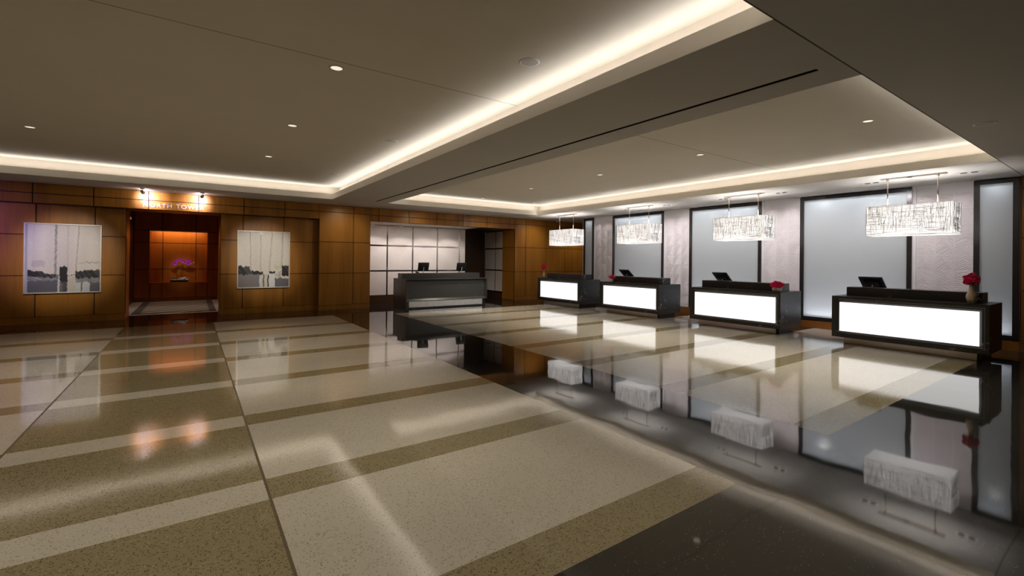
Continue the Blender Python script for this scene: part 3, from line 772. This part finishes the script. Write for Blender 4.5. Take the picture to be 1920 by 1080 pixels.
# ------------------------------------------------------------------ pendants
def make_pendant(label):
    """local origin on the soffit; the shade hangs below, long axis along y"""
    t = thing('pendant_lamp', label, 'pendant lamp', (0, 0, ZS), 0, 'oblong woven pendant lamps over the lit desks')
    zt, zb = 2.70-ZS, 2.14-ZS; hx, hy = .27, .62
    mb = MB(); mb.box(-.06, .06, -.49, .47, -.018, -.001); mb.build('canopy', M['nickel'], t, bevel=.003)
    for y in (.365, -.365):
        MB().lathe([(.009, zt-.02), (.009, -.018)], (0, y, 0), 12).build('rod', M['nickel'], t)
        MB().lathe([(.022, -.05), (.022, -.018)], (0, y, 0), 16).build('rod_collar', M['nickel'], t)
    mb = MB(); r4 = [(-hx, -hy), (hx, -hy), (hx, hy), (-hx, hy)]        # one sheet of fabric folded round the frame
    for k in range(4):
        (a, b), (c, d) = r4[k], r4[(k+1) % 4]
        mb.quad([(a, b, zb), (c, d, zb), (c, d, zt), (a, b, zt)])
    sh = mb.build('shade', M['shade'], t)
    mb = MB(); mb.quad([(x*.995, y*.998, zb+.004) for x, y in r4]); mb.build('diffuser', M['shade'], t)
    # woven wire skin
    rnd = random.Random(11); mb = MB(); r = .0019
    def wire(p, q): mb.obox([(a+b)/2 for a, b in zip(p, q)], *axes(p, q))
    def axes(p, q):
        d = Vector(q)-Vector(p); L = d.length/2; d.normalize()
        u = Vector((1, 0, 0)) if abs(d.x) < .7 else Vector((0, 1, 0)); u = (u-d*u.dot(d)).normalized()
        return d*L, u*r, d.cross(u)*r
    H = zt-zb
    for face, half in (('x-', hy), ('x+', hy), ('y-', hx), ('y+', hx)):
        n = 420 if face[0] == 'x' else 190
        for k in range(n):
            if rnd.random() < .5:
                L = rnd.uniform(.08, .34); a = rnd.uniform(-half, half-L*.5); b = min(half, a+L); z = zb+H*rnd.random(); z2 = z+rnd.uniform(-.012, .012)
                p, q = (a, z), (b, max(zb, min(zt, z2)))
            else:
                L = rnd.uniform(.06, .26); z = zb+rnd.uniform(0, H-L*.5); z2 = min(zt, z+L); a = rnd.uniform(-half, half); b = max(-half, min(half, a+rnd.uniform(-.015, .015)))
                p, q = (a, z), (b, z2)
            off = .003
            def P(uv):
                if face == 'x-': return (-hx-off, uv[0], uv[1])
                if face == 'x+': return (hx+off, uv[0], uv[1])
                if face == 'y-': return (uv[0], -hy-off, uv[1])
                return (uv[0], hy+off, uv[1])
            wire(P(p), P(q))
    for sx in (-1, 1):
        for sy in (-1, 1): wire((sx*(hx+.003), sy*(hy+.003), zb), (sx*(hx+.003), sy*(hy+.003), zt))
    for z in (zb, zt):
        for sx in (-1, 1): wire((sx*(hx+.003), -hy-.003, z), (sx*(hx+.003), hy+.003, z))
        for sy in (-1, 1): wire((-hx-.003, sy*(hy+.003), z), (hx+.003, sy*(hy+.003), z))
    mb.build('wire_weave', M['wire'], sh)
    mb = MB(); mb.box(-.012, .012, -.40, .40, zt-.20, zt-.18); mb.box(-.01, .01, -.375, -.355, zt-.18, zt); mb.box(-.01, .01, .355, .375, zt-.18, zt)
    sp = mb.build('lamp_bar', M['nickel'], t)
    for y in (-.30, 0, .30):
        MB().blob((0, y, zt-.25), (.045, .045, .055), 0, 14, 8).build('bulb', M['bulb'], t)
    return t
PY = [12.42, 9.15, 5.96, 2.755]
PLAB = ['farthest woven white pendant lamp, hanging before the wooden wall', 'woven white pendant lamp hanging over the lit desk with the small pink flower pot',
        'woven white pendant lamp hanging over the lit desk with the low crimson flower pot', 'nearest and largest woven white pendant lamp, over the desk with the tall vase']
p0 = make_pendant(PLAB[3]); p0.location = (11.05, PY[3], ZS)
for y, l in zip(PY[:3], PLAB[:3]): dup(p0, (11.05, y, ZS), 0, l)
PEND = 64.0
for y in PY:
    for dy in (-.3, 0, .3):
        point('pendant_bulb_light', (11.05, y+dy, 2.45), PEND, (1.0, .97, .96), .056)

# ------------------------------------------------------------------ ceiling fittings
DL, DLC = 176, (1.0, .91, .72)
def make_downlight(label, loc, group, r=.062, lens='lens'):
    t = thing('downlight', label, 'downlight', loc, 0, group)
    mb = MB(); n = 32; b = len(mb.v)
    for rr, z in ((r+.012, -.001), (r+.012, -.006), (r, -.008), (r-.004, -.002)):
        for i in range(n): a = 2*PI*i/n; mb.v.append((rr*math.cos(a), rr*math.sin(a), z))
    for k in range(3):
        for i in range(n):
            j = (i+1) % n; mb.f.append((b+k*n+i, b+(k+1)*n+i, b+(k+1)*n+j, b+k*n+j)); mb.m.append(0); mb.sm.append(True)
    mb.build('trim_ring', M['trimring'], t)
    MB().lathe([(r-.003, -.0045), (r-.003, -.0015)], n=32).build('lens', M[lens], t)
    return t
GL, GR = 'downlights in the left ceiling tray', 'downlights in the right ceiling tray'
for x, y, lab, g in (
        (1.235, 5.04, 'round cream downlight nearest the ceiling seam in the left tray', GL), (1.235, 7.63, 'second downlight of the left tray behind the one at the seam', GL),
        (1.235, 10.25, 'third downlight of the left tray, close to the glowing back cove', GL), (-2.10, 10.24, 'lone downlight at the far left of the left ceiling tray', GL),
        (7.79, 2.43, 'nearest downlight in the right ceiling tray', GR), (7.79, 5.03, 'second downlight of the right tray, by its ceiling seam', GR),
        (7.79, 7.60, 'third downlight of the right tray, counting from the nearest', GR), (7.79, 10.25, 'fourth downlight of the right tray, above the long desk', GR),
        (7.79, 12.85, 'farthest downlight of the right tray, beside the glowing back cove', GR)):
    make_downlight(lab, (x, y, ZC), g)
    spot('downlight_beam', (x, y, ZC-.03), (x, y, 0), DL*(1.0 if x < 4 else 2.1), DLC, 84, .9, .05)
for x, y in ((-2.10, 7.6), (-2.10, 5.0), (-2.10, 2.43), (1.235, 2.43)):
    spot('downlight_beam', (x, y, ZC-.03), (x, y, 0), DL, DLC, 84, .9, .05)
def make_speaker(label, loc, r=.105):
    t = thing('ceiling_speaker', label, 'speaker', loc, 0, 'round speakers in the ceiling')
    MB().lathe([(r, -.001), (r, -.003), (r-.012, -.007), (r-.02, -.004)], n=40).build('rim', M['whiteplastic'], t)
    MB().lathe([(r-.022, -.006), (r-.022, -.002)], n=40).build('grille', M['speaker'], t)
for lab, loc in (('large round ceiling speaker beside the glowing cove at the beam, nearest', (2.79, 3.72, ZC)), ('round ceiling speaker midway along the glowing cove at the beam', (2.79, 7.62, ZC)),
                 ('small looking round ceiling speaker at the far corner of the left tray', (2.79, 11.5, ZC)), ('round ceiling speaker in the plain soffit at upper right', (7.59, 1.235, ZS))):
    make_speaker(lab, loc, .105)
def make_sprinkler(label, loc):
    t = thing('ceiling_sprinkler', label, 'sprinkler', loc, 0, 'sprinkler heads in the ceiling')
    MB().lathe([(.045, -.001), (.045, -.006), (.02, -.012)], n=24).build('escutcheon', M['whiteplastic'], t)
    MB().lathe([(.010, -.012), (.012, -.03), (.028, -.032), (.028, -.036)], n=20).build('deflector', M['steel'], t)
for lab, loc in (('white sprinkler head at the far left corner of the right ceiling tray', (6.06, 12.5, ZC)), ('white sprinkler head at the far right corner of the right ceiling tray', (9.68, 12.62, ZC)),
                 ('sprinkler head in the beam near the wooden pier', (3.75, 14.0, ZS)), ('sprinkler head midway along the beam beside the air slot', (3.75, 9.7, ZS)),
                 ('tiny sprinkler head in the soffit between the two sign spotlights', (-.39, 14.2, ZS))):
    make_sprinkler(lab, loc)
t = thing('ceiling_camera', 'small white dome camera in the far corner beside the farthest pendant', 'security camera', (12.4, 14.5, ZS))
MB().lathe([(.06, -.001), (.062, -.03), (.056, -.04)], n=28).build('collar', M['whiteplastic'], t)
MB().lathe([(.05, -.04), (.046, -.065), (.03, -.085), (.008, -.092)], n=28).build('dome', M['silver'], t)
def make_twin(label, loc):
    t = thing('twin_spotlight', label, 'spotlight', loc, 0, 'recessed twin spotlights in the soffit by the pendants')
    MB().box(-.07, .07, -.15, .15, -.006, -.001).build('trim_plate', M['white'], t, bevel=.002)
    for y in (-.07, .07): MB().lathe([(.045, -.014), (.05, -.006)], (0, y, 0), 24).build('lamp_well', M['plastic'], t)
for y, w in ((2.04, 'right of the nearest pendant'), (3.47, 'left of the nearest pendant'), (5.22, 'right of the second nearest pendant'), (6.66, 'left of the second nearest pendant'),
             (8.40, 'right of the third pendant'), (9.88, 'left of the third pendant')):
    make_twin('recessed black twin spotlight in the soffit just '+w, (11.36, y, ZS))
    spot('twin_spot_beam', (11.36, y, ZS-.03), (12.5, y+(.5 if y < 3 and y < 2.5 else 0), 1.7), 30 if y < 2.5 else 78, (1.0, .96, .97), 112, .9, .04)

for a, b in GAPS + [(3.6, 4.8), (6.8, 7.9), (9.9, 11.1)]:
    for q in (.25, .75):
        y = a+(b-a)*q
        spot('wall_graze', (XW-.30, y, ZS-.02), (XW+.02, y, .3), 7, (1.0, .96, .98), 100, 1.0, .02)

# sign spotlights
def make_track(label, x, aim):
    t = thing('sign_spotlight', label, 'spotlight', (x, 14.32, ZS), 0, 'spotlights over the lettering')
    MB().lathe([(.045, -.001), (.045, -.015), (.02, -.022)], n=24).build('ceiling_plate', M['whiteplastic'], t)
    MB().tube([(0, 0, -.02), (0, 0, -.055), (0, .02, -.075)], .007, 8).build('arm', M['silver'], t)
    d = (Vector(aim)-Vector((x, 14.34, ZS-.085))).normalized(); c = Vector((0, .02, -.085))
    h = MB().lathe([(.018, -.05), (.034, -.045), (.036, .0), (.042, .05), (.038, .05)], c, 24, axis=d).build('lamp_head', M['silver'], t)
    MB().lathe([(.036, .049), (.036, .053)], c, 24, axis=d).build('lens', M['hotlens'], t)
    p = Vector((x, 14.34, ZS-.085))+d*.06
    spot('sign_beam', p, aim, 84, (.80, .72, 1.0), 96, .9, .03)
    point('sign_spill', p+Vector((0, .03, .02)), 2.5, (1.0, .93, .93), .035)
make_track('left small bright spotlight over the N of the lettering', -1.0, (-.88, YB, 3.05))
make_track('right small bright spotlight over the R of the lettering', .21, (.10, YB, 3.05))

# lettering
def lettering():
    cu = bpy.data.curves.new('tower_lettering', 'FONT'); cu.body = 'NORTH TOWER'; cu.size = .148; cu.extrude = .008
    cu.align_x = 'CENTER'; cu.align_y = 'BOTTOM_BASELINE'; cu.space_character = 1.18
    o = bpy.data.objects.new('tmp', cu); COL.objects.link(o)
    bpy.context.view_layer.update()
    me = bpy.data.meshes.new_from_object(o.evaluated_get(bpy.context.evaluated_depsgraph_get()))
    bpy.data.objects.remove(o); bpy.data.curves.remove(cu)
    xs = [v.co.x for v in me.vertices]; ys = [v.co.y for v in me.vertices]
    sx = 1.27/(max(xs)-min(xs)); cx = (max(xs)+min(xs))/2; sy = .107/(max(ys)-min(ys)); y0 = min(ys)
    for v in me.vertices: v.co = ((v.co.x-cx)*sx, -v.co.z, (v.co.y-y0)*sy)
    me.materials.clear(); me.materials.append(M['brassletter']); me.name = 'tower_lettering'
    o = bpy.data.objects.new('wall_lettering', me); COL.objects.link(o); o.location = (-.38, YB-.008, 2.848)
    tag(o, 'raised pale metal lettering NORTH TOWER on the wooden fascia above the lobby opening', 'sign')
lettering()
t = thing('wall_sensor', 'small white sensor box on the left jamb of the lobby opening', 'sensor', (-1.36, 15.78, 2.60))
MB().box(.0, .03, -.05, .05, -.04, .04).build('housing', M['whiteplastic'], t, bevel=.004)
MB().box(.03, .033, -.02, .02, -.015, .015).build('eye', M['lens'], t)

# ------------------------------------------------------------------ pictures
def art_color(u, v, seed):
    """abstract townscape: pale upright washes over a dark horizon and slate blocks (own invention)"""
    def nz(x, s=0):
        i = math.floor(x); f = x-i; f = f*f*(3-2*f)
        a = random.Random(i*7919+seed*31+s).random(); b = random.Random((i+1)*7919+seed*31+s).random()
        return a*(1-f)+b*f
    rr = random.Random(int(u*131)*1009+int(v*151)*17+seed).random()
    u0, v0 = u, v; u = u+.012*(nz(v*37, 21)-.5); v = v+.03*(nz(u*33, 22)-.5)+.012*(rr-.5)
    pale = Vector((.82, .745, .64)); lav = Vector((.76, .68, .64)); dark = Vector((.015, .013, .013)); slate = Vector((.135, .13, .15)); light = Vector((.80, .79, .78))
    c = pale*(.85+.2*nz(u*9)) + Vector((.02, .02, .02))*nz(v*14, 5)
    c = c.lerp(lav, .6*nz(u*5, 9))
    lines = [(.39, .012, 1.0), (.55, .006, .35), (.70-.05*(1-v), .006, .8), (.10, .005, .2)] if seed == 1 else [(.22+.03*(1-v), .006, .8), (.43, .010, .45), (.66-.08*(1-v), .010, .5), (.87-.02*(1-v), .014, .5)]
    for x, w, s in lines:
        d = abs(u-x-.006*(nz(v*12, 3)-.5))
        if d < w*2 and v > .26: c = c.lerp(Vector((.14, .12, .105)), s*max(0, 1-d/(w*2))*(.5+.5*nz(v*18, 8)))
    if seed == 1:
        if .08 < u < .25 and .38 < v < .47: c = c.lerp(Vector((.34, .30, .33)), .35)
        if u > .68 and v > .35 and v < .37+.09*u and nz(v*60, 2) > .6: c = c.lerp(Vector((.3, .27, .24)), .5)
        band = .285+.03*(nz(u*14, 4)-.5); top = band+.055-.05*(.4-u)*(u < .4)*0
        if u < .40: lo, hi = .235-.03*u/.4+.01*nz(u*30, 6), .335-.085*u/.4+.02*nz(u*26, 7)
        elif u > .66: lo, hi = .20+.01*nz(u*30, 6), .29+.07*(u-.66)+.03*nz(u*26, 7)
        else: lo, hi = .24, .25
        if lo < v < hi: c = dark.lerp(Vector((.09, .08, .075)), nz(u*40+v*30, 8)**3)
        elif v <= lo:
            if u < .43: c = slate if v < .165+.03*u else Vector((.14, .135, .15)).lerp(light, .5*nz(u*25+v*50, 2))
            elif u > .66: c = light*.8 if u < .86 and v < .14 and not (.735 < u < .755) else (slate if v < .13 else Vector((.35, .33, .33)).lerp(slate, nz(u*22, 2)))
        if .42 < u < .445 and v < .18: c = light*.9
        if .445 < u < .55 and v < .38-.5*abs(u-.5)+.02*nz(u*40, 1): c = dark if v > .15 else Vector((.07, .07, .075)).lerp(light, .2*nz(u*30, 6))
        if .55 <= u < .66 and v < .22: c = pale*.78
        if u0 < .025: c = Vector((.5, .5, .66))  # violet light on the left edge, put into the paint
    else:
        if u < .22: lo, hi = .225, .375-.1*u+.02*nz(u*26, 7)
        elif u < .48: lo, hi = .235-.05*(u-.22), .29-.12*(u-.22)+.03*nz(u*40, 7)
        elif .60 < u < .72: lo, hi = .235, .275
        elif u > .86: lo, hi = .205, .40
        else: lo, hi = .22, .225
        if lo < v < hi: c = dark.lerp(Vector((.10, .09, .085)), nz(u*44+v*30, 8)**3)
        elif v <= lo:
            if u < .33: c = Vector((.24, .215, .205))
            elif u < .41: c = Vector((.22, .215, .24))
            elif u < .48: c = pale*.9
            elif u < .505: c = slate
            elif u < .57: c = pale*.85
            elif u < .595: c = dark*1.5
            elif u < .72: c = light
            else: c = slate*1.2 if v < .16 else pale*.95
        if .72 < u < .86 and .16 < v < .28 and nz(u*60, 3) > .5: c = c.lerp(Vector((.2, .19, .18)), .5)
        if .70 < u < .84 and .33 < v < .40: c = c.lerp(Vector((.55, .50, .28)), .35)
        if .41 < u < .47 and v > .965: c = light*1.2
    c = c*(1-.10*rr)
    return c
def make_picture(label, cx, cz, w, h, seed):
    t = thing('framed_picture', label, 'picture', (cx, YR, cz), 0, 'abstract pictures on the wooden wall')
    f = .028; mb = MB(); y0, y1 = -.055, -.001
    mb.box(-w/2, -w/2+f, y0, y1, -h/2, h/2); mb.box(w/2-f, w/2, y0, y1, -h/2, h/2)
    mb.box(-w/2+f, w/2-f, y0, y1, h/2-f, h/2); mb.box(-w/2+f, w/2-f, y0, y1, -h/2, -h/2+f)
    mb.build('frame', M['frame_silver'], t, bevel=.003)
    nx, nz_ = 130, 150; W, H = w-2*f, h-2*f
    v, fc, cols = [], [], []
    for j in range(nz_+1):
        for i in range(nx+1):
            v.append((-W/2+W*i/nx, -.035, -H/2+H*j/nz_)); c = art_color(i/nx, j/nz_, seed); cols += [max(0, c.x), max(0, c.y), max(0, c.z), 1]
    for j in range(nz_):
        for i in range(nx): a = j*(nx+1)+i; fc.append((a, a+1, a+nx+2, a+nx+1))
    b = len(v); v += [(-W/2, -.01, -H/2), (W/2, -.01, -H/2), (W/2, -.01, H/2), (-W/2, -.01, H/2)]; cols += [.3, .3, .3, 1]*4
    fc.append((b, b+3, b+2, b+1))
    me = bpy.data.meshes.new('canvas'); me.from_pydata(v, [], fc); me.materials.append(M['paint'])
    ca = me.color_attributes.new('Paint', 'FLOAT_COLOR', 'POINT'); ca.data.foreach_set('color', cols)
    o = bpy.data.objects.new('canvas', me); COL.objects.link(o); o.parent = t
make_picture('abstract picture with violet light painted along its left edge and black central post, left of the lobby opening', -2.485, 1.525, 1.34, 1.645, 1)
make_picture('abstract picture with a dark block at its right edge, right of the lobby opening', 1.725, 1.535, 1.35, 1.645, 2)

# ------------------------------------------------------------------ lamps of the place and added fill lights
spot('picture_fill', (-2.10, 10.24, ZC-.03), (-2.485, YR, 1.525), 600, (1.0, .95, .86), 27, .9, .04)  # two extra beams added at the downlights to brighten the pictures
spot('picture_fill', (1.235, 10.25, ZC-.03), (1.725, YR, 1.535), 600, (1.0, .95, .86), 27, .9, .04)
for x in (5.25, 6.25, 7.24, 8.2):
    spot('alcove_wash', (x, 15.08, 2.79), (x, 16.15, .35), 35, (1.0, .92, .89), 96, .4, .03)
for x in (5.6, 6.7, 7.8): spot('alcove_fill', (x, 15.0, 2.79), (x, 16.1, .2), 24, (1.0, .94, .90), 150, 1.0, .02)  # extra spots added to brighten the lower alcove panels
spot('lobby_lamp', (-.4, 18.0, 3.27), (-.4, 18.0, 0), 62, (1.0, .80, .60), 85, .9, .05)
spot('lobby_lamp', (-.4, 16.6, 3.27), (-.4, 16.6, 0), 42, (1.0, .84, .68), 120, .8, .05)
strip('recess_strip', (NX0+.12, LY+.15, NZ1+.12), (NX1-.12, LY+.15, NZ1+.12), (0, .35, -1), .06, 6.5, (1.0, .68, .50))
for x, y in ((3.9, 13.9), (6.4, 13.75), (8.9, 13.75), (11.3, 14.0)):
    spot('fascia_fill', (x, y, ZS-.03), (x, YB, 1.5), 34, (1.0, .90, .70), 125, 1.0, .05)  # added without fittings, to brighten fascia and piers
spot('passage_fill', (13.6, 14.0, ZS-.03), (13.6, 14.0, 0), 60, (1.0, .9, .7), 140, .9, .05)  # light added without a fitting, to lift the dark passage
for x in (3.0, 6.2, -1.0):
    spot('rear_fill', (x, -1.0, ZS-.03), (x, -1.0, 0), 160, DLC, 110, .9, .05)  # unseen spots added behind the camera to raise the ambient level
spot('orchid_spot', (-.42, 18.7, 3.26), (-.28, 20.66, 1.12), 75, (1.0, .84, .80), 26, 1.0, .03)
area('violet_wall_light', (-6.4, 11.8, 2.75), (-4.1, 15.05, 2.1), .3, .3, 9, (.34, .17, 1.0), 40)

# ------------------------------------------------------------------ world and camera
w = bpy.data.worlds.new('World'); S.world = w; w.use_nodes = True
w.node_tree.nodes['Background'].inputs[0].default_value = (1.0, .9, .75, 1); w.node_tree.nodes['Background'].inputs[1].default_value = 0.02

F_PX, YAW, PITCH, ROLL, CY = 859.58, .609888, .00246700, .0102807, 485.18
cam = bpy.data.cameras.new('Camera'); co = bpy.data.objects.new('Camera', cam); COL.objects.link(co); S.camera = co
cam.sensor_fit = 'HORIZONTAL'; cam.sensor_width = 36.0; cam.lens = F_PX/1920*36; cam.shift_y = (CY-540)/1920; cam.shift_x = 0
cam.clip_start = .05; cam.clip_end = 100
Fv = Vector((math.sin(YAW)*math.cos(PITCH), math.cos(YAW)*math.cos(PITCH), math.sin(PITCH)))
Rv = Vector((math.cos(YAW), -math.sin(YAW), 0)); Uv = Rv.cross(Fv)
c_, s_ = math.cos(ROLL), math.sin(ROLL); Rv, Uv = Rv*c_+Uv*s_, Uv*c_-Rv*s_
co.matrix_world = Matrix(((Rv.x, Uv.x, -Fv.x, 0), (Rv.y, Uv.y, -Fv.y, 0), (Rv.z, Uv.z, -Fv.z, 1.6), (0, 0, 0, 1)))

S.view_settings.view_transform = 'Standard'; S.view_settings.look = 'None'
S.view_settings.exposure = 0.0; S.view_settings.gamma = 1.0; S.view_settings.use_curve_mapping = False
S.cycles.max_bounces = 10; S.cycles.diffuse_bounces = 6; S.cycles.glossy_bounces = 5; S.cycles.transmission_bounces = 4
S.cycles.sample_clamp_indirect = 6.0; S.cycles.caustics_reflective = False; S.cycles.caustics_refractive = False
